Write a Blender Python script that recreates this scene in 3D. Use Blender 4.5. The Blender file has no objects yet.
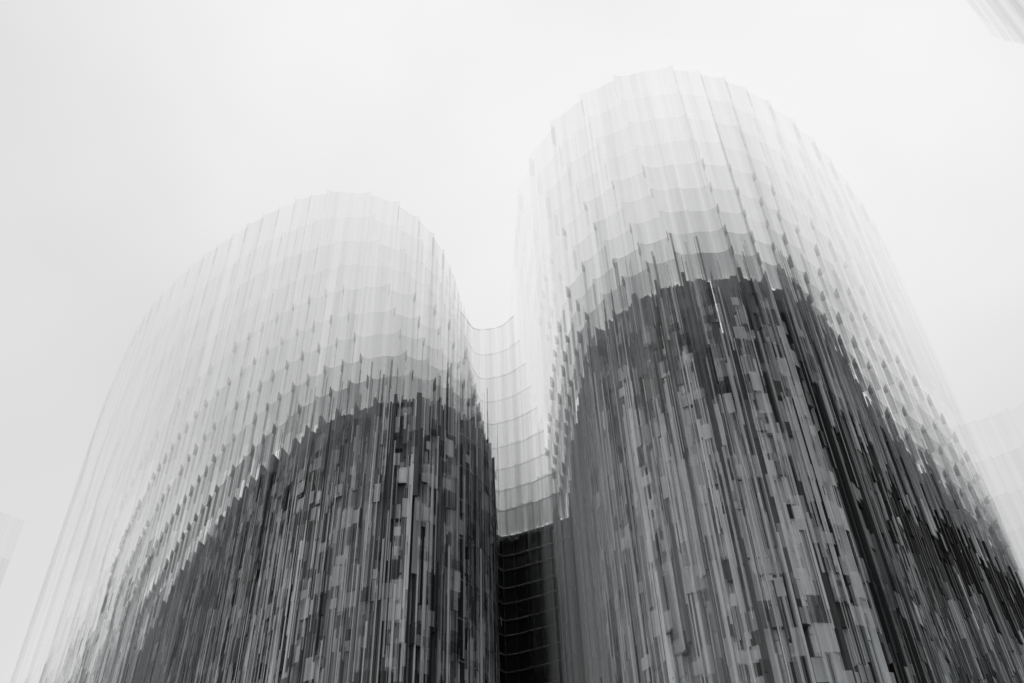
import bpy, math, random
from mathutils import Matrix, Vector, noise
random.seed(11)
R = math.radians
S = bpy.context.scene
COL = S.collection

# ------------------------------------------------------------------ camera
cam = bpy.data.cameras.new("camera")
cam.sensor_width = 36.0
cam.lens = 36.88
cam.clip_start = 0.1
cam.clip_end = 4000
co = bpy.data.objects.new("camera", cam); COL.objects.link(co)
P = R(45.3); RO = math.atan2(-42, 1040)
c_, s_ = math.cos(RO), math.sin(RO)
X = Vector((c_, -s_*math.sin(P), s_*math.cos(P)))
Y = Vector((-s_, -c_*math.sin(P), c_*math.cos(P)))
F = Vector((0, math.cos(P), math.sin(P)))
M3 = Matrix((X, Y, -F)).transposed()
co.matrix_world = Matrix.Translation((0, 0, 1.6)) @ M3.to_4x4()
S.camera = co

# ------------------------------------------------------------------ world: overcast sky
SUN_EL, SUN_AZ = 48, -125        # azimuth measured from +Y towards +X
w = bpy.data.worlds.new("World"); S.world = w; w.use_nodes = True
nt = w.node_tree; N = nt.nodes; L = nt.links; N.clear()
out = N.new("ShaderNodeOutputWorld"); bg = N.new("ShaderNodeBackground"); bg.inputs["Strength"].default_value = 0.1
sky = N.new("ShaderNodeTexSky"); sky.sky_type = 'NISHITA'; sky.sun_disc = False
sky.sun_elevation = R(SUN_EL); sky.sun_rotation = R(SUN_AZ); sky.air_density = 1.0; sky.dust_density = 4.0
hs = N.new("ShaderNodeHueSaturation"); hs.inputs["Saturation"].default_value = 0.03
hs.inputs["Value"].default_value = 1.0
L.new(sky.outputs[0], hs.inputs["Color"])
# cloud deck: pale grey with very soft large variation, thinnest (brightest) high in front
tc = N.new("ShaderNodeTexCoord")
nz = N.new("ShaderNodeTexNoise"); nz.inputs["Scale"].default_value = 2.6; nz.inputs["Detail"].default_value = 4; nz.inputs["Roughness"].default_value = 0.45
L.new(tc.outputs["Generated"], nz.inputs["Vector"])
dt = N.new("ShaderNodeVectorMath"); dt.operation = 'DOT_PRODUCT'
gl = Vector((0.17, 0.40, 0.90)).normalized(); dt.inputs[1].default_value = gl
L.new(tc.outputs["Generated"], dt.inputs[0])
mr = N.new("ShaderNodeMapRange"); mr.interpolation_type = 'SMOOTHSTEP'
mr.inputs["From Min"].default_value = 0.80; mr.inputs["From Max"].default_value = 1.0
mr.inputs["To Min"].default_value = 8.0; mr.inputs["To Max"].default_value = 9.9
L.new(dt.outputs["Value"], mr.inputs["Value"])
nm = N.new("ShaderNodeMapRange")
nm.inputs["From Min"].default_value = 0.3; nm.inputs["From Max"].default_value = 0.7
nm.inputs["To Min"].default_value = 0.93; nm.inputs["To Max"].default_value = 1.06
L.new(nz.outputs[0], nm.inputs["Value"])
mu = N.new("ShaderNodeMath"); mu.operation = 'MULTIPLY'
L.new(mr.outputs[0], mu.inputs[0]); L.new(nm.outputs[0], mu.inputs[1])
cc = N.new("ShaderNodeCombineColor")
L.new(mu.outputs[0], cc.inputs[0]); L.new(mu.outputs[0], cc.inputs[1]); L.new(mu.outputs[0], cc.inputs[2])
mx = N.new("ShaderNodeMixRGB"); mx.inputs[0].default_value = 0.9
L.new(hs.outputs[0], mx.inputs[1]); L.new(cc.outputs[0], mx.inputs[2])
L.new(mx.outputs[0], bg.inputs["Color"]); L.new(bg.outputs[0], out.inputs["Surface"])

# ------------------------------------------------------------------ sun (behind cloud)
sl = bpy.data.lights.new("sun", 'SUN'); sl.energy = 0.6; sl.angle = R(14); sl.color = (1, 0.985, 0.96)
so = bpy.data.objects.new("sun", sl); COL.objects.link(so)
sd = Vector((math.sin(R(SUN_AZ))*math.cos(R(SUN_EL)), math.cos(R(SUN_AZ))*math.cos(R(SUN_EL)), math.sin(R(SUN_EL))))
so.rotation_euler = sd.to_track_quat('Z', 'Y').to_euler(); so.location = sd*300
S.view_settings.view_transform = 'Standard'; S.view_settings.look = 'None'
S.view_settings.exposure = 0; S.view_settings.gamma = 1; S.view_settings.use_curve_mapping = False
S.cycles.transparent_max_bounces = 96
S.cycles.max_bounces = 6

# ------------------------------------------------------------------ materials
def new_mat(name):
    m = bpy.data.materials.new(name); m.use_nodes = True
    return m, m.node_tree.nodes, m.node_tree.links, m.node_tree.nodes["Principled BSDF"]

def streaks(N, L, lo, hi, sxy=1.6, sz=0.035):
    """vertical reeding/streak noise in object space -> factor lo..hi"""
    t = N.new("ShaderNodeTexCoord"); mp = N.new("ShaderNodeMapping"); mp.inputs["Scale"].default_value = (sxy, sxy, sz)
    L.new(t.outputs["Object"], mp.inputs["Vector"])
    n = N.new("ShaderNodeTexNoise"); n.inputs["Scale"].default_value = 1.0; n.inputs["Detail"].default_value = 4; n.inputs["Roughness"].default_value = 0.65
    L.new(mp.outputs[0], n.inputs["Vector"])
    r = N.new("ShaderNodeMapRange"); r.inputs["From Min"].default_value = 0.33; r.inputs["From Max"].default_value = 0.67
    r.inputs["To Min"].default_value = lo; r.inputs["To Max"].default_value = hi
    L.new(n.outputs[0], r.inputs["Value"])
    return r.outputs[0]

def tint_mat(name, rgb, rough=0.55, lo=0.7, hi=1.3, spec=0.4):
    """opaque cladding: base colour = rgb * per-panel tint * streaks"""
    m, N, L, b = new_mat(name)
    a = N.new("ShaderNodeAttribute"); a.attribute_name = "tint"
    st = streaks(N, L, lo, hi)
    k = N.new("ShaderNodeMath"); k.operation = 'MULTIPLY'; L.new(a.outputs["Fac"], k.inputs[0]); L.new(st, k.inputs[1])
    v = N.new("ShaderNodeVectorMath"); v.operation = 'SCALE'; v.inputs[0].default_value = rgb
    L.new(k.outputs[0], v.inputs["Scale"]); L.new(v.outputs[0], b.inputs["Base Color"])
    b.inputs["Roughness"].default_value = rough; b.inputs["Specular IOR Level"].default_value = spec
    return m

def ghost_mat(name, alpha, rgb, lo=0.55, hi=1.45):
    """skin of the exposure ghosts: part see-through, part matt"""
    m, N, L, b = new_mat(name)
    N.remove(b); b = N.new("ShaderNodeBsdfDiffuse"); b.inputs["Color"].default_value = (*rgb, 1)
    a = N.new("ShaderNodeAttribute"); a.attribute_name = "tint"
    st = streaks(N, L, lo, hi, 1.2, 0.02)
    k = N.new("ShaderNodeMath"); k.operation = 'MULTIPLY'; L.new(a.outputs["Fac"], k.inputs[0]); L.new(st, k.inputs[1])
    q = N.new("ShaderNodeMath"); q.operation = 'MULTIPLY'; q.use_clamp = True; L.new(k.outputs[0], q.inputs[0]); q.inputs[1].default_value = alpha
    tr = N.new("ShaderNodeBsdfTransparent"); ms = N.new("ShaderNodeMixShader")
    L.new(q.outputs[0], ms.inputs[0]); L.new(tr.outputs[0], ms.inputs[1]); L.new(b.outputs[0], ms.inputs[2])
    L.new(ms.outputs[0], N["Material Output"].inputs["Surface"])
    return m

def flat_mat(name, rgb, rough=0.5, spec=0.5, var=0.25, scale=0.8):
    m, N, L, b = new_mat(name)
    t = N.new("ShaderNodeTexCoord"); n = N.new("ShaderNodeTexNoise"); n.inputs["Scale"].default_value = scale; n.inputs["Detail"].default_value = 5
    L.new(t.outputs["Object"], n.inputs["Vector"])
    r = N.new("ShaderNodeMapRange"); r.inputs["To Min"].default_value = 1-var; r.inputs["To Max"].default_value = 1+var
    L.new(n.outputs[0], r.inputs["Value"])
    v = N.new("ShaderNodeVectorMath"); v.operation = 'SCALE'; v.inputs[0].default_value = rgb
    L.new(r.outputs[0], v.inputs["Scale"]); L.new(v.outputs[0], b.inputs["Base Color"])
    b.inputs["Roughness"].default_value = rough; b.inputs["Specular IOR Level"].default_value = spec
    return m

GREY = (0.955, 1.0, 1.035)
M_clad = tint_mat("metal_cladding", GREY)
M_fin = tint_mat("fin_metal", GREY, 0.45, 0.8, 1.2)
M_body = flat_mat("core_concrete", (0.05, 0.053, 0.057))
M_win = tint_mat("window_glass", GREY, 0.3, 0.7, 1.3, 0.3)
M_frame = flat_mat("window_frame", (0.09, 0.094, 0.1))
M_roof = flat_mat("roof_gravel", (0.25, 0.25, 0.25), 0.9, 0.2, 0.3, 3)
M_ledge = flat_mat("ledge_metal", (0.42, 0.43, 0.44), 0.4)
M_dark = flat_mat("dark_curtain_glass", (0.012, 0.013, 0.015), 0.3, 0.25)
M_pave = flat_mat("paving", (0.22, 0.22, 0.215), 0.85, 0.2, 0.2, 0.5)

# ------------------------------------------------------------------ mesh helper
class MB:
    def __init__(s): s.v = []; s.f = []; s.t = []; s.m = []
    def quad(s, a, b, c, d, t=1.0, m=0):
        i = len(s.v); s.v += [a, b, c, d]; s.f.append((i, i+1, i+2, i+3)); s.t.append(t); s.m.append(m)
    def poly(s, pts, t=1.0, m=0):
        i = len(s.v); s.v += list(pts); s.f.append(tuple(range(i, i+len(pts)))); s.t.append(t); s.m.append(m)
    def prism(s, foot, z0, z1, t=1.0, m=0, caps=True, ztops=None):
        """vertical prism on a footprint (list of xy, counter-clockwise)"""
        n = len(foot); i = len(s.v)
        zt = ztops or [z1]*n
        s.v += [(p[0], p[1], z0) for p in foot] + [(p[0], p[1], zt[k]) for k, p in enumerate(foot)]
        for k in range(n):
            j = (k+1) % n
            s.f.append((i+k, i+j, i+n+j, i+n+k)); s.t.append(t); s.m.append(m)
        if caps:
            s.f.append(tuple(i+n-1-k for k in range(n))); s.t.append(t); s.m.append(m)
            s.f.append(tuple(i+n+k for k in range(n))); s.t.append(t); s.m.append(m)
    def bar(s, a, b, r, t=1.0, m=0):
        a = Vector(a); b = Vector(b); d = (b-a).normalized()
        u = d.cross(Vector((0, 0, 1)));
        if u.length < 1e-3: u = Vector((1, 0, 0))
        u.normalize(); v = d.cross(u)
        q = [(u+v)*r, (-u+v)*r, (-u-v)*r, (u-v)*r]
        i = len(s.v); s.v += [tuple(a+k) for k in q] + [tuple(b+k) for k in q]
        for k in range(4):
            j = (k+1) % 4; s.f.append((i+k, i+j, i+4+j, i+4+k)); s.t.append(t); s.m.append(m)
        s.f += [(i+3, i+2, i+1, i), (i+4, i+5, i+6, i+7)]; s.t += [t, t]; s.m += [m, m]
    def build(s, name, mats, parent=None):
        me = bpy.data.meshes.new(name); me.from_pydata(s.v, [], s.f)
        if not isinstance(mats, (list, tuple)): mats = [mats]
        for m in mats: me.materials.append(m)
        me.polygons.foreach_set("material_index", s.m)
        a = me.attributes.new("tint", 'FLOAT', 'FACE'); a.data.foreach_set("value", s.t)
        me.update()
        o = bpy.data.objects.new(name, me); COL.objects.link(o)
        if parent:
            o.parent = parent
        return o

def thing(name, label, cat, group=None):
    o = bpy.data.objects.new(name, None); COL.objects.link(o)
    o["label"] = label; o["category"] = cat
    if group: o["group"] = group
    return o

# ------------------------------------------------------------------ wavy plan: core line and outermost-screen line
PL = [  # (core xy, top xy)
 ((-40, 130), (-50, 130)), ((-45, 119), (-56, 112.5)), ((-43, 108), (-53, 103)), ((-34.4, 91.2), (-47.3, 92)), ((-27, 80), (-39.5, 79.8)),
 ((-22, 73.3), (-31.2, 71.9)), ((-16, 67.4), (-22.5, 66.2)), ((-9.5, 64.8), (-16, 64.6)), ((-6.3, 65.9), (-11.5, 66.6)),
 ((-3.9, 68.3), (-8.9, 70.5)), ((-2.9, 72.5), (-7.4, 75.5)), ((-2.9, 78.5), (-6.5, 80.6)),
 ((-2.3, 83.9), (-4.6, 83.9)), ((1, 83.3), (-1, 83.7)), ((5, 81.3), (1.0, 81.9))]
PR = [
 ((5.3, 80.9), (1.2, 81.5)), ((5.6, 75), (1.5, 77.5)), ((5.9, 67.6), (1.9, 73)), ((6.9, 58.9), (2.6, 66.5)), ((8.4, 56), (4.1, 60.7)),
 ((10.5, 54.2), (7, 56)), ((12.8, 53), (10.5, 53.2)), ((15.7, 52.6), (14.1, 52.2)), ((18.8, 53.2), (18, 52.8)),
 ((21.5, 55.7), (22, 54.4)), ((25.6, 61.5), (28.5, 59.6)), ((32, 72), (35.3, 68)), ((39.6, 81), (40.2, 75.5)),
 ((48, 92), (45.4, 85)), ((53, 101), (51.6, 97)), ((55, 113), (56.5, 111)), ((48, 127), (52, 129))]

def catmull(p, n=24):
    q = [tuple(2*a-b for a, b in zip(p[0], p[1]))] + list(p) + [tuple(2*a-b for a, b in zip(p[-1], p[-2]))]
    o = []
    for i in range(1, len(q)-2):
        for k in range(n):
            t = k/n
            o.append(tuple(0.5*((2*b)+(-a+c)*t+(2*a-5*b+4*c-d)*t*t+(-a+3*b-3*c+d)*t**3) for a, b, c, d in zip(q[i-1], q[i], q[i+1], q[i+2])))
    o.append(tuple(p[-1])); return o

RIM = [60.3, 62.8, 65.2, 67.8, 70.6, 73.8, 76.9, 80.3, 83.9, 87.9]
NS = 9
FLOOR = 3.4

def make_joints(keys, width, wide=None):
    """joints every `width` metres along the core line; returns list of (core xy, top xy)"""
    c = catmull([(*a, *b) for a, b in keys])
    s = [0]
    for i in range(1, len(c)): s.append(s[-1]+math.hypot(c[i][0]-c[i-1][0], c[i][1]-c[i-1][1]))
    J = []; j = 0; D = [0.0]
    while D[-1] < s[-1]:                      # bays get wider past the point `wide` (x, width)
        q = min(range(len(c)), key=lambda m: abs(s[m]-D[-1]))
        D.append(D[-1]+width+((wide[1]-width)*min(1, max(0, (c[q][0]-wide[0])/8)) if wide else 0))
    if not wide: D = [s[-1]*k/(len(D)-1) for k in range(len(D))]
    for d in D:
        d = min(d, s[-1]-1e-4)
        while j < len(c)-2 and s[j+1] < d: j += 1
        t = (d-s[j])/max(1e-6, s[j+1]-s[j])
        J.append(tuple(a+(b-a)*t for a, b in zip(c[j], c[j+1])))
    return J

def line(J, lam, off):
    """plan at screen parameter lam (0 core .. 1 outermost) pushed outward by off"""
    p = [Vector((a+(c-a)*lam, b+(d-b)*lam)) for a, b, c, d in J]; o = []; nn = []
    for i in range(len(p)):
        t = (p[min(i+1, len(p)-1)]-p[max(i-1, 0)]).normalized()
        n = Vector((t.y, -t.x)); nn.append(n); o.append(p[i]+n*off)
    return o, nn

def nz2(a, b, seed=0.0): return noise.noise(Vector((a, b, seed)))
TAU = math.tau

# ------------------------------------------------------------------ core: body, cladding, fins, windows
def facade(root, J, field, apex, zrim, fin_z0, dark_fin, light_fin):
    p, nn = line(J, 0.0, 0.0)
    nb = len(p)-1
    cl = MB(); wins = []
    for i in range(nb):
        a, b = p[i], p[i+1]; n = (nn[i]+nn[i+1]).normalized(); u = (b-a); W = u.length; u.normalize()
        # saw-tooth: one end of the bay stands proud
        sgn = -1 if i < apex else 1
        bay = random.gauss(0, 0.32); dk = random.uniform(0.12, 0.6)
        x = 0.07
        while x < W-0.12:
            sw = random.choice((0.08, 0.1, 0.14, 0.2, 0.28, 0.4)); sw = min(sw, W-0.07-x)
            if sw < 0.08: break
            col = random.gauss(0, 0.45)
            z = 0.0; zt = zrim + random.uniform(-0.15, 0.1) - (random.choice((0, 0.7, 1.7, 3.0, 4.6))*min(1, (abs(i-apex)-4)/6) if abs(i-apex) > 4 else 0)
            first = True
            while z < zt-0.01:
                dz = 22.0 if first else random.choice((1.7, 1.7, 3.4, 3.4, 5.1, 8.5)) * random.uniform(0.92, 1.08)
                first = False
                z1 = min(zt, z+dz)
                if zt-z1 < 0.8: z1 = zt
                zm = (z+z1)/2
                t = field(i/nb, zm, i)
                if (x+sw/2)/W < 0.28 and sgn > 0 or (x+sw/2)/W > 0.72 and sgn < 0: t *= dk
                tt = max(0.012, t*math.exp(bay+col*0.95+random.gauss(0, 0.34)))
                f = (x+sw/2)/W; f = f if sgn > 0 else 1-f
                d = 0.06+0.42*f*max(1, (W/2.2)**1.4) + random.choice((0, 0, 0.04, 0.09, 0.16, 0.24))
                q0 = a+u*x; q1 = a+u*(x+sw)
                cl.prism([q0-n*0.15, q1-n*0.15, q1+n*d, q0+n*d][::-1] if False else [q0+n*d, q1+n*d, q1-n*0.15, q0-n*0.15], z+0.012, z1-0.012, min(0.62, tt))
                z = z1
            x += sw+0.02
        for q in range(random.choice((3, 4, 5))):
            f = random.uniform(0.05, 0.95); c0 = a+u*(f*W); wd = random.choice((0.012, 0.018, 0.03, 0.045)); d = random.uniform(0.5, 0.75)
            z1 = zrim-random.choice((0.1, 0.1, 3, 6, 12)); z0 = z1-random.uniform(15, 50)
            cl.prism([c0-u*wd+n*d, c0+u*wd+n*d, c0+u*wd-n*0.1, c0-u*wd-n*0.1], z0, z1, random.choice((0.03, 0.25, 0.4, 0.55)))
    cl.build("cladding", M_clad, root)
    # solid body behind the cladding, with roof slab
    bd = MB(); foot = [tuple(q-nn[k]*0.12) for k, q in enumerate(p)]
    bd.prism(foot, 0, zrim-5.5, 1.0); bd.build("body", M_body, root)
    rf = MB(); rf.prism([tuple(q-nn[k]*0.2) for k, q in enumerate(p)], zrim-5.497, zrim-5.35); rf.build("roof", M_roof, root)
    # one blade fin at each joint
    for i in range(1, nb):
        q, n = p[i], nn[i]; u = Vector((-n.y, n.x))
        lg = random.random() < 0.42
        wd = random.choice((0.025, 0.04, 0.06)) if lg else random.choice((0.08, 0.13, 0.2))
        pr = random.uniform(0.6, 0.95)
        z0 = fin_z0(i/nb, i) if random.random() < 0.35 else 0
        f = MB(); tp = zrim+random.uniform(0.1, 0.5)
        f.prism([q-u*wd+n*pr, q+u*wd+n*pr, q+u*wd-n*0.1, q-u*wd-n*0.1], z0, tp, (light_fin if lg else dark_fin)*random.uniform(0.7, 1.3),
                ztops=[tp+0.35, tp+0.35, tp-0.2, tp-0.2])
        f.build("fin", M_fin, root)
    return p, nn

def windows(root, p, nn, cells):
    for (i, z, x0, x1, h) in cells:
        if i < 0 or i >= len(p)-1: continue
        a, b = p[i], p[i+1]; n = (nn[i]+nn[i+1]).normalized(); u = b-a
        q0 = a+u*x0; q1 = a+u*x1; un = u.normalized()
        m = MB(); d = random.uniform(0.5, 0.72)
        m.prism([q0+n*d, q1+n*d, q1-n*0.05, q0-n*0.05], z, z+h, random.choice((0.012, 0.02, 0.035, 0.05, 0.22, 0.4)), 0)
        fr = 0.03
        for (s0, s1, za, zb) in ((q0-un*fr, q1+un*fr, z-fr, z-0.003), (q0-un*fr, q1+un*fr, z+h+0.003, z+h+fr)):
            m.prism([s0+n*(d+.015), s1+n*(d+.015), s1-n*.04, s0-n*.04], za, zb, 1, 1)
        m.build("window", [M_win, M_frame], root)

# ------------------------------------------------------------------ exposure ghosts of the towers, built as stacked see-through screens
ALPHA = [0, .40, .22, .13, .10, .085, .06, .065, .05, .09]
SCOL = [0, (.22, .23, .24), (.26, .27, .28), (.3, .31, .32), (.34, .35, .36)] + [(.4, .41, .42)]*5
M_scr = [None]+[ghost_mat("ghost_layer", ALPHA[k], SCOL[k]) for k in range(1, NS+1)]
M_sfin = [None]+[ghost_mat("ghost_fin_layer", min(0.7, ALPHA[k]*1.5), tuple(c*0.4 for c in SCOL[k]), 0.8, 1.2) for k in range(1, NS+1)]

def screens(root, J, apex, bottom, sub=4, tick=0.42, saw=0.22, fins=True, spread=0.09, kmax=NS, zoff=0.0, dens=None, extra=None, rag=0):
    for k in ([e[0] for e in extra] if extra else range(1, kmax+1)):
        lam, zoff = (k/NS, 0.0) if not extra else next((e[1], e[2]-RIM[k]) for e in extra if e[0] == k)
        p, nn = line(J, lam, 0.45+spread*k)
        nb = len(p)-1; g = MB(); fm = MB()
        for i in range(nb):
            a, b = p[i], p[i+1]; n = (nn[i]+nn[i+1]).normalized(); u = b-a
            W = u.length; uu = u.normalized()
            sgn = -1 if i < apex else 1
            zt = RIM[k]+zoff+random.uniform(-0.12, 0.12)-rag*random.random()**2; zb = bottom(i/nb, k, i)
            tb = random.uniform(0.8, 1.2)*(dens(i, k) if dens else 1)
            if zb >= zt-0.5: continue
            # levels: panes a storey high
            lv = [zt]
            z = zt-FLOOR*random.uniform(0.7, 1.0)
            while z > zb+0.6: lv.append(z); z -= FLOOR*random.choice((1, 1, 2))
            lv.append(zb)
            pts = []
            for c in range(sub+1):
                f = c/sub; ff = f if sgn > 0 else 1-f
                bow = 0.10*math.sin(math.pi*f)
                lift = tick*max(0, (ff-0.7)/0.3)**2 + 0.12*math.cos(TAU*f)
                pts.append((a+u*f+n*(saw*ff*max(1, (W/2.2)**1.5)+bow), lift))
            for c in range(sub):
                tc_ = tb*random.uniform(0.78, 1.22)
                stop = zb if (extra or zb < 30) else max(zb, RIM[0]-random.choice((0.6, 0.6, 2, 4, 8, 40)))
                for e in range(len(lv)-1):
                    if lv[e] <= stop+0.3: break
                    t = tc_*random.uniform(0.9, 1.1)
                    (q0, l0), (q1, l1) = pts[c], pts[c+1]
                    if e > 0: l0 = l1 = 0
                    z1, z0 = lv[e], max(lv[e+1], stop)
                    g.quad((*q0, z0), (*q1, z0), (*q1, z1+l1), (*q0, z1+l0), t)
            e0 = pts[-1 if sgn > 0 else 0][0]; qj = p[i+1] if sgn > 0 else p[i]
            g.quad((*qj, max(lv[1], zb)), (*e0, max(lv[1], zb)), (*e0, zt), (*qj, zt), tb*1.3)
            if fins:
                j = i+1 if sgn > 0 else i
                if random.random() < 0.85 and k <= 5:
                    q = p[j]; n2 = nn[j]; wd = random.uniform(0.02, 0.05); pr = saw+random.uniform(0.08, 0.2)
                    u2 = Vector((-n2.y, n2.x)); tp = RIM[k]+zoff+0.15
                    fm.prism([q-u2*wd+n2*pr, q+u2*wd+n2*pr, q+u2*wd+n2*0.02, q-u2*wd+n2*0.02], max(zb, tp-random.choice((0.5, 0.7, 1.0))), tp, random.uniform(0.6, 1.2)*(dens(i, k) if dens else 1),
                             ztops=[tp+0.4, tp+0.4, tp, tp])
        o = g.build("ghost_screen", M_scr[k], root)
        if fins and fm.f:
            fo = fm.build("ghost_fin", M_sfin[k], o); fo["kind"] = "stuff"

# ================================================================== the setting
g = MB(); g.quad((-1500, -1500, 0), (1500, -1500, 0), (1500, 1500, 0), (-1500, 1500, 0))
go = g.build("ground", M_pave); go["kind"] = "structure"; go["label"] = "pale paved ground under the towers"

# ================================================================== left tower + link share one wave; split at the recess corner
JL_all = make_joints(PL, 1.75)
# find split at the recess corner (core x,y near (-2.1,80))
si = min(range(len(JL_all)), key=lambda i: math.hypot(JL_all[i][0]+2.8, JL_all[i][1]-80.5))
JL = JL_all[:si+1]; JC = make_joints(PL[11:], 1.3)
JC = [j for j in JC]
JR = make_joints(PR, 1.95, (20.5, 4.1))
apL = min(range(len(JL)), key=lambda i: math.hypot(JL[i][0]+9.5, JL[i][1]-64.8))
apR = min(range(len(JR)), key=lambda i: math.hypot(JR[i][0]-14.5, JR[i][1]-52.6))
nL, nR, nC = len(JL)-1, len(JR)-1, len(JC)-1

# ---- left tower
tl = thing("curved_tower", "left, smaller curved tower, dark panelled core with pale exposure ghosts stepping up above it", "tower", "curved towers of one wavy building")
def fieldL(s, z, i):
    r = (i-apL)
    v = 0.31
    if r > 3: v *= max(0.22, 1-0.2*(r-3))  # inner flank's shade painted into the tint, darker towards the recess
    v *= 1+0.35*nz2(i*0.33, z*0.11, 3.1)
    if z > 50+nz2(i*.4, 5.5)*6: v *= 0.5
    if r < -8: v *= 1.15
    return v
pL, nnL = facade(tl, JL, fieldL, apL, RIM[0], lambda s, i: random.uniform(30, 52), 0.05, 0.42)
cells = []
used = set()
while len(cells) < 100:
    i = random.randint(apL-16, apL+3); fl = random.randint(7, 16)
    if (i, fl) in used: continue
    used.add((i, fl)); x0 = random.choice((0.08, 0.3, 0.5)); cells.append((i, fl*FLOOR+0.6, x0, min(0.94, x0+random.uniform(0.22, 0.42)), random.uniform(1.1, 1.7)))
windows(tl, pL, nnL, cells)
def botL(s, k, i):
    r = i-apL
    base = RIM[0]-1.5
    dn = abs(nz2(i*0.21, k*1.7, 9.0))*60 + random.choice((0, 0, 1.7, 3.4, 5.1, 10))
    if k <= 2: dn = random.choice((0, 0, 0.8, 1.7, 3.4, 3.4, 7, 16)) if r > -9 else 4+random.choice((0, 1.7, 3.4, 6.8))
    if r < -12: dn += 6+abs(r+12)*(2.2 if k > 2 else 1.0)
    if r > 2: dn = 6+1.7*random.randint(0, 4) if k in (1, 3, 4) else random.choice((0, 1.7, 5))
    return max(18, base-dn)
def flank(x): return max(0.07, min(1, 1-0.088*max(0, x-2)))
# lower ghost screens wrapped round the outer flank
JLs = [j for i, j in enumerate(JL) if i <= apL-9]
screens(tl, JLs, 99, lambda s, k, i: 14, dens=lambda i, k: random.choice((0.5, 0.9, 1.4, 2.0, 2.8))*min(1, .35+i*.06)*(0.3 if i > len(JLs)-9 else 1), fins=False,
        extra=[(2, 0.16, 57.5), (3, 0.3, 56), (4, 0.43, 55), (5, 0.56, 54), (6, 0.68, 53.5), (7, 0.8, 53), (8, 0.92, 51)], rag=5)
for fl in range(9, 18):
    z = fl*FLOOR+random.uniform(-.2, .2); m = MB()
    for i in range(apL+3, nL):
        a, c = pL[i]+nnL[i]*0.8, pL[i+1]+nnL[i+1]*0.8
        m.prism([a+nnL[i]*0.08, c+nnL[i+1]*0.08, c, a], z, z+0.04, 1)
    m.build("ledge", M_ledge, tl)
screens(tl, JL, apL, botL, dens=lambda i, k: max(min(0.26, 0.03+0.03*i), min(1, 1-0.05*max(0, abs(i-apL)-3))) if k > 4 else (1, 1, 1.1, 1.1, 1)[k])

# ---- link
tk = thing("link_block", "almost black recessed block between the two curved towers, with thin pale ledges", "building", None)
pC, nnC = line(JC, 0, 0)
b = MB(); b.prism([tuple(q) for q in pC]+[(8, 110), (-6, 110)], 0, RIM[0]-0.3); b.build("body", M_dark, tk)
b = MB(); b.prism([tuple(q-nnC[k]*0.15) for k, q in enumerate(pC)]+[(7, 109), (-5, 109)], RIM[0]-0.297, RIM[0]-0.1); b.build("roof", M_roof, tk)
for fl in range(14, 35):
    z = fl*FLOOR/2+random.uniform(-.2, .2); m = MB()
    i0 = random.randint(0, 2)
    for i in range(i0, nC-random.randint(0, 2)):
        a, c = pC[i]+nnC[i]*0.05, pC[i+1]+nnC[i+1]*0.05
        m.prism([a+nnC[i]*0.2, c+nnC[i+1]*0.2, c, a], z, z+random.choice((.025, .04)), random.uniform(.6, 1.2))
    m.build("ledge", M_ledge, tk)
for i in range(1, nC):
    m = MB(); q = pC[i]; n = nnC[i]; u = Vector((-n.y, n.x))
    m.prism([q-u*.03+n*.22, q+u*.03+n*.22, q+u*.03, q-u*.03], 0, RIM[0]-0.5, random.choice((0.02, 0.03, 0.05)))
    m.build("mullion", M_fin, tk)
screens(tk, JC, 99, lambda s, k, i: RIM[0]-0.8-random.uniform(0, .6), tick=0.05, saw=0.03, fins=False, spread=0.05, dens=lambda i, k: 1.35)

for k in range(1, NS+1):                 # thin dark rail along the top of each curved ghost screen
    p, nn = line(JC, k/NS, 0.47+0.05*k); m = MB()
    for i in range(len(p)-1):
        m.prism([p[i]+nn[i]*.05, p[i+1]+nn[i+1]*.05, p[i+1], p[i]], RIM[k]-0.16-0.04, RIM[k]-0.16, random.uniform(.8, 1.2))
    m.build("rail", ghost_mat("ghost_rail", min(.8, 2.2*ALPHA[k]), (.2, .21, .22)), tk)
def hanging(root, J, lam, i0, i1, off, ztop, zbot, tint, m=None):  # strips of the shifted exposure ghosts, built as see-through hanging panels
    p, nn = line(J, lam, off)
    for i in range(max(0, i0), min(i1, len(p)-1)):
        a, b = p[i], p[i+1]; n = (nn[i]+nn[i+1]).normalized(); u = (b-a); W = u.length; u.normalize()
        mb = MB(); x = 0.03
        while x < W-0.12:
            sw = min(random.choice((0.14, 0.2, 0.3, 0.45, 0.6)), W-0.02-x)
            if random.random() < 0.72:
                zt = ztop(i)+random.uniform(-.1, .1); zb = zbot(i)+random.choice((0, 0, -.9, .9, -1.8)); d = random.uniform(0.05, 0.18)
                q0, q1 = a+u*x, a+u*(x+sw)
                z = zt
                while z > zb:
                    z0 = max(zb, z-random.choice((3.4, 5.1, 6.8)));  z0 = zb if z0-zb < 1 else z0
                    mb.prism([q0+n*d, q1+n*d, q1, q0], z0+.01, z-.01, min(1.5, math.exp(random.gauss(0, .5))) if m else tint*math.exp(random.gauss(0, .35))); z = z0
            x += sw+random.choice((0.01, 0.03, 0.1))
        if mb.f: mb.build("ghost_panel", m or M_clad, root)

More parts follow.
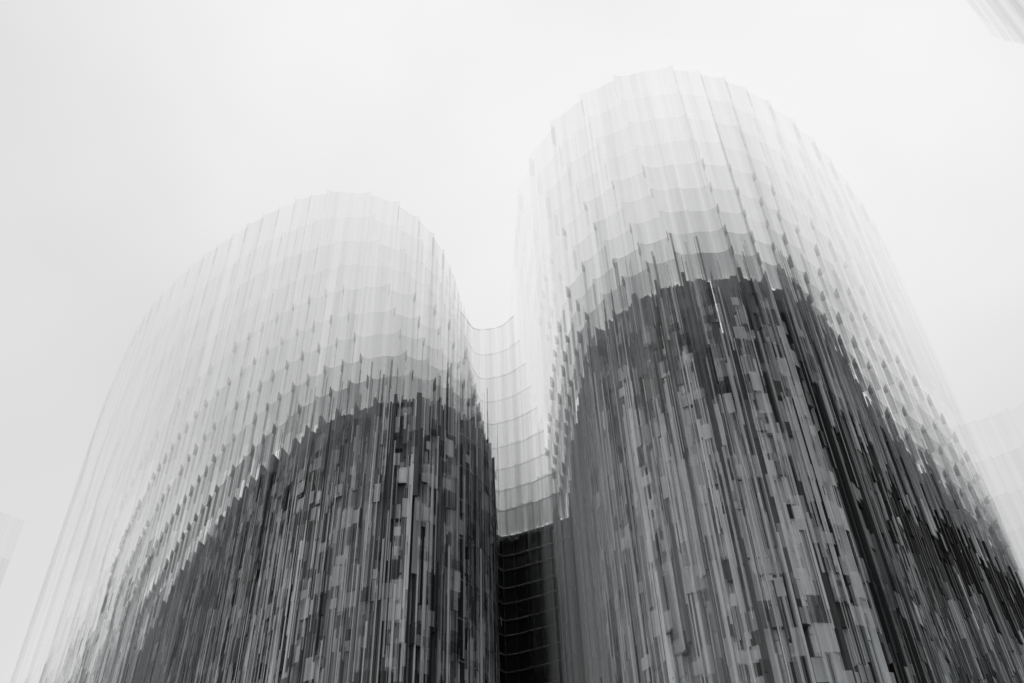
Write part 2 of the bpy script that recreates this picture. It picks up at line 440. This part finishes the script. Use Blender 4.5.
M_hang = ghost_mat('ghost_panel_mid', 0.6, (.36, .37, .385), .7, 1.3)
M_hang2 = ghost_mat('ghost_panel_pale', 0.78, (.5, .515, .53), .7, 1.25)
M_vl = ghost_mat('ghost_tile_pale', 0.40, (.62, .635, .65), .7, 1.3)
M_vd = ghost_mat('ghost_tile_dark', 0.45, (.02, .022, .025), .75, 1.25)
def veil(root, J, i0, i1, ztop, n, pl, lam=0.0, dark=None):
    """small see-through tiles and slats in front of the cladding, in two layers"""
    for layer, off in enumerate((0.95, 1.25)):  # layers added for the look of overlapped exposures
        p, nn = line(J, lam, off); mb = MB()
        for i in range(max(0, i0), min(i1, len(p)-1)):
            a, b = p[i], p[i+1]; no = (nn[i]+nn[i+1]).normalized(); u = (b-a); W = u.length; u.normalize()
            for q in range(n):
                slat = random.random() < 0.4
                sw = random.choice((0.06, 0.1, 0.16)) if slat else random.choice((0.2, 0.35, 0.5, 0.8))
                h = random.uniform(4, 16) if slat else random.choice((0.8, 1.2, 1.7, 1.7))
                x = random.uniform(0.02, max(0.03, W-sw-0.02)); sw = min(sw, W-x-0.01)
                z = random.uniform(24, ztop(i)-h) if slat else 24+1.7*random.randint(0, max(1, int((ztop(i)-h-24)/1.7)))
                if slat and lam == 0 and random.random() < 0.2: z = RIM[0]-random.uniform(1, 9); h = RIM[0]+random.uniform(0, 5.0)-z
                elif dark and dark(i, z, h) and random.random() < 0.8: continue
                d = 0.028*random.randint(0, 9)
                q0, q1 = a+u*x+no*d, a+u*(x+sw)+no*d
                mb.quad((*q0, z), (*q1, z), (*q1, z+h), (*q0, z+h), (random.uniform(0.9, 1.6) if slat else random.uniform(0.3, 1.2)), 0 if random.random() < pl(i, z) else 1)
        mb.build("ghost_tiles", [M_vl, M_vd], root)
veil(tl, JL, apL-22, apL+6, lambda i: RIM[0]-1.2, 38, lambda i, z: (0.6 if z < 53 else .4) if i < apL+2 else .35)
veil(tl, JL, apL-24, apL-9, lambda i: 54, 20, lambda i, z: 0.55, 0.7)
veil(tl, JL, apL-17, apL-7, lambda i: 57, 30, lambda i, z: 0.5, 0.12)

# ---- left tower's ghost panels hanging over its inner flank
hanging(tl, JL, 0.0, apL+1, nL-1, 0.55, lambda i: RIM[0]+.2, lambda i: 52-(i-apL)*0.5-random.choice((0, 2, 4, 6, 8)), 0.2, M_hang)

# ---- right tower
tr_ = thing("curved_tower", "right, taller and nearer curved tower, dark core under high pale exposure ghosts", "tower", "curved towers of one wavy building")
def xR(i): return JR[max(0, min(i, nR))][0]
def zbR(i): return min(55.5, 48+0.36*(xR(i)-19))     # where the ghost panels hanging over the outer flank end
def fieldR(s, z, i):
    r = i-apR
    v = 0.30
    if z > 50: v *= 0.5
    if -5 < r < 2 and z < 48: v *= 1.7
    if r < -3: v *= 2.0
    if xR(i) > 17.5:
        v *= 0.5  # shade of the outer flank, painted into the tint
        if zbR(i)-(9 if xR(i) < 30 else 6)+nz2(i*.5, 2.2)*3 < z < zbR(i)+2: v *= 0.07  # dark sweep below the hanging panels: shade painted into the cladding
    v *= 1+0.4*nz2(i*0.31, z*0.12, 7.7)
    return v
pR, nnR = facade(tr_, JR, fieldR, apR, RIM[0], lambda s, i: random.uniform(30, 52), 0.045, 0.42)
cells = []; used = set()
while len(cells) < 100:
    i = random.randint(apR-5, apR+9); fl = random.randint(8, 16)
    if (i, fl) in used: continue
    used.add((i, fl)); x0 = random.choice((0.08, 0.3, 0.5)); cells.append((i, fl*FLOOR+0.6, x0, min(0.94, x0+random.uniform(0.2, 0.4)), random.uniform(1.0, 1.7)))
windows(tr_, pR, nnR, cells)
def botR(s, k, i):
    r = i-apR
    base = RIM[0]-1.5
    dn = abs(nz2(i*0.23, k*1.3, 4.0))*70 + random.choice((0, 0, 1.7, 3.4, 6.8))
    if k <= 2: dn = random.choice((0, 0, 0.8, 1.7, 1.7, 3.4, 7, 18))
    if r < -3: dn += 14 if k > 2 else 3+1.7*random.randint(0, 4)
    if r >= 2: dn = (RIM[0]-1.5-zbR(i)-random.uniform(0, 3)) if k in (1, 3) else random.choice((0, 1.5, 3))
    return max(18, base-dn)
veil(tr_, JR, apR-7, apR+12, lambda i: RIM[0]-1.2 if i < apR+5 else RIM[0]-7, 42, lambda i, z: (.82 if z < 47 else .4) if i < apR+2 else .3, dark=lambda i, z, h: i >= apR+2 and z+h > zbR(i)-10)
hanging(tr_, JR, 0.55, 1, 5, 0.0, lambda i: RIM[0]-0.6-0.9*i-random.choice((0, 0, 1.5, 3)), lambda i: 45-3.5*i-random.uniform(0, 7), 0.26, M_hang)
hanging(tr_, JR, 0.12, 5, apR-3, 0.5, lambda i: RIM[0]-random.choice((0, 1.5, 3, 5)), lambda i: 36-random.uniform(0, 14), 0.26, M_hang)
hanging(tr_, JR, 0.0, apR+2, nR-2, 0.9, lambda i: RIM[0]+random.choice((.2, .2, -.8, 1.4, 2.6)), lambda i: zbR(i)+random.choice((-1.2, 0, .8, 1.7, 3.4)), 0.2, M_hang2)
# lower ghost screens on the flank beside the recess, hanging in steps
JRs = [j for i, j in enumerate(JR) if i <= apR-4]
screens(tr_, JRs, 99, lambda s, k, i: 50-2.6*random.random()*8-(len(JRs)-i)*0.4, dens=lambda i, k: random.choice((0.2, 0.5, 1.0, 1.8)), fins=False,
        extra=[(5, 0.25, 59.5), (6, 0.5, 58.0), (7, 0.8, 59.0)])
screens(tr_, JR, apR, botR, dens=lambda i, k: (0.06 if i < 8 else 0.3) if (i < apR-4 and k > 3) else flank(abs(i-apR)) if k > 4 else (1, 1, 1.1, 1.1, 1)[k])

# ================================================================== paler neighbours and ghosts, only partly in view
def neighbour(name, label, keys, rims, alpha, width, bot, parts="ghost_screen", body=None):
    t = thing(name, label, "tower")
    J = make_joints([(k, k) for k in keys], width)
    for n_, zr in enumerate(rims):
        p, nn = line(J, 0, 0.35*n_); g = MB()
        for i in range(len(p)-1):
            a, b = p[i], p[i+1]; n = (nn[i]+nn[i+1]).normalized(); u = b-a
            zb = bot(i, n_); z0 = zr+random.uniform(-.1, .1); ta = random.uniform(.85, 1.15)
            q = [(a+u*f+n*(0.25*f+0.08*math.sin(math.pi*f)), 0.4*max(0, (f-.7)/.3)**2) for f in (0, .25, .5, .75, 1)]
            for c in range(4):
                (q0, l0), (q1, l1) = q[c], q[c+1]
                g.quad((*q0, zb), (*q1, zb), (*q1, z0+l1), (*q0, z0+l0), ta*random.uniform(.9, 1.1))
        g.build(parts, alpha, t)
    if body:
        m = MB(); p, nn = line(J, 0, -0.4); m.prism([tuple(q) for q in p], 0, body); m.build("body", M_body, t)
    return t
M_pale = ghost_mat("ghost_pale", 0.075, (.5, .51, .52))
M_pale2 = ghost_mat("ghost_rim_pale", 0.055, (.4, .41, .42))
# concave pale wing behind the right tower, rising to the right edge of the frame
neighbour("curved_wing", "very pale ghost of a concave wing showing behind the right edge of the taller tower",
          [(58, 121), (64, 121), (70, 118.5), (76, 114), (81, 107.5), (86, 99)], [66, 71.5, 76.5, 82, 87.5, 93.5, 100], M_pale, 2.6, lambda i, n: 45, body=46)
# neighbour on the far left: only the corner of its stepped ghost screens reaches into the frame
neighbour("stepped_tower", "faint stepped ghost of a tower corner at the left edge of the photo",
          [(-104, 172), (-97, 158), (-93, 148), (-90, 150.5), (-88.5, 152)], [99, 106, 114], M_pale, 3.0, lambda i, n: 8*n+60)

# flipped exposure ghost of the rim; shaft and slab outside the frame are invented
t = thing("flipped_rim_ghost", "faint flipped ghost of the saw-tooth rim in the top right corner, on an invented shaft", "tower")
cx, cy = 36.0, 24.0
m = MB(); m.prism([(cx+4.6*math.cos(a*TAU/24), cy+4.6*math.sin(a*TAU/24)) for a in range(24)], 0, 70); m.build("shaft", M_body, t)
m = MB(); m.prism([(cx+10.6*math.cos(a*TAU/32), cy+10.6*math.sin(a*TAU/32)) for a in range(32)], 70.003, 70.6); m.build("support_slab", M_roof, t)
for rr, zb0, al in ((10.0, 58.6, .045), (9.2, 56.2, .05), (8.4, 54.6, .06)):
    g = MB(); nb = int(TAU*rr/1.9)
    for i in range(nb):
        zb = zb0+random.uniform(-1.3, 1.3); ta = random.uniform(.8, 1.2)
        for c in range(4):
            q = []
            for f in (c/4, (c+1)/4):
                an = TAU*(i+f)/nb; rad = rr+0.3*f; q.append((cx+rad*math.cos(an), cy+rad*math.sin(an), zb-0.35*max(0, (f-.7)/.3)))
            g.quad(q[0], q[1], (q[1][0], q[1][1], 70), (q[0][0], q[0][1], 70), ta*random.uniform(.85, 1.15))
    g.build("rim_ghost_pane", M_pale2, t)
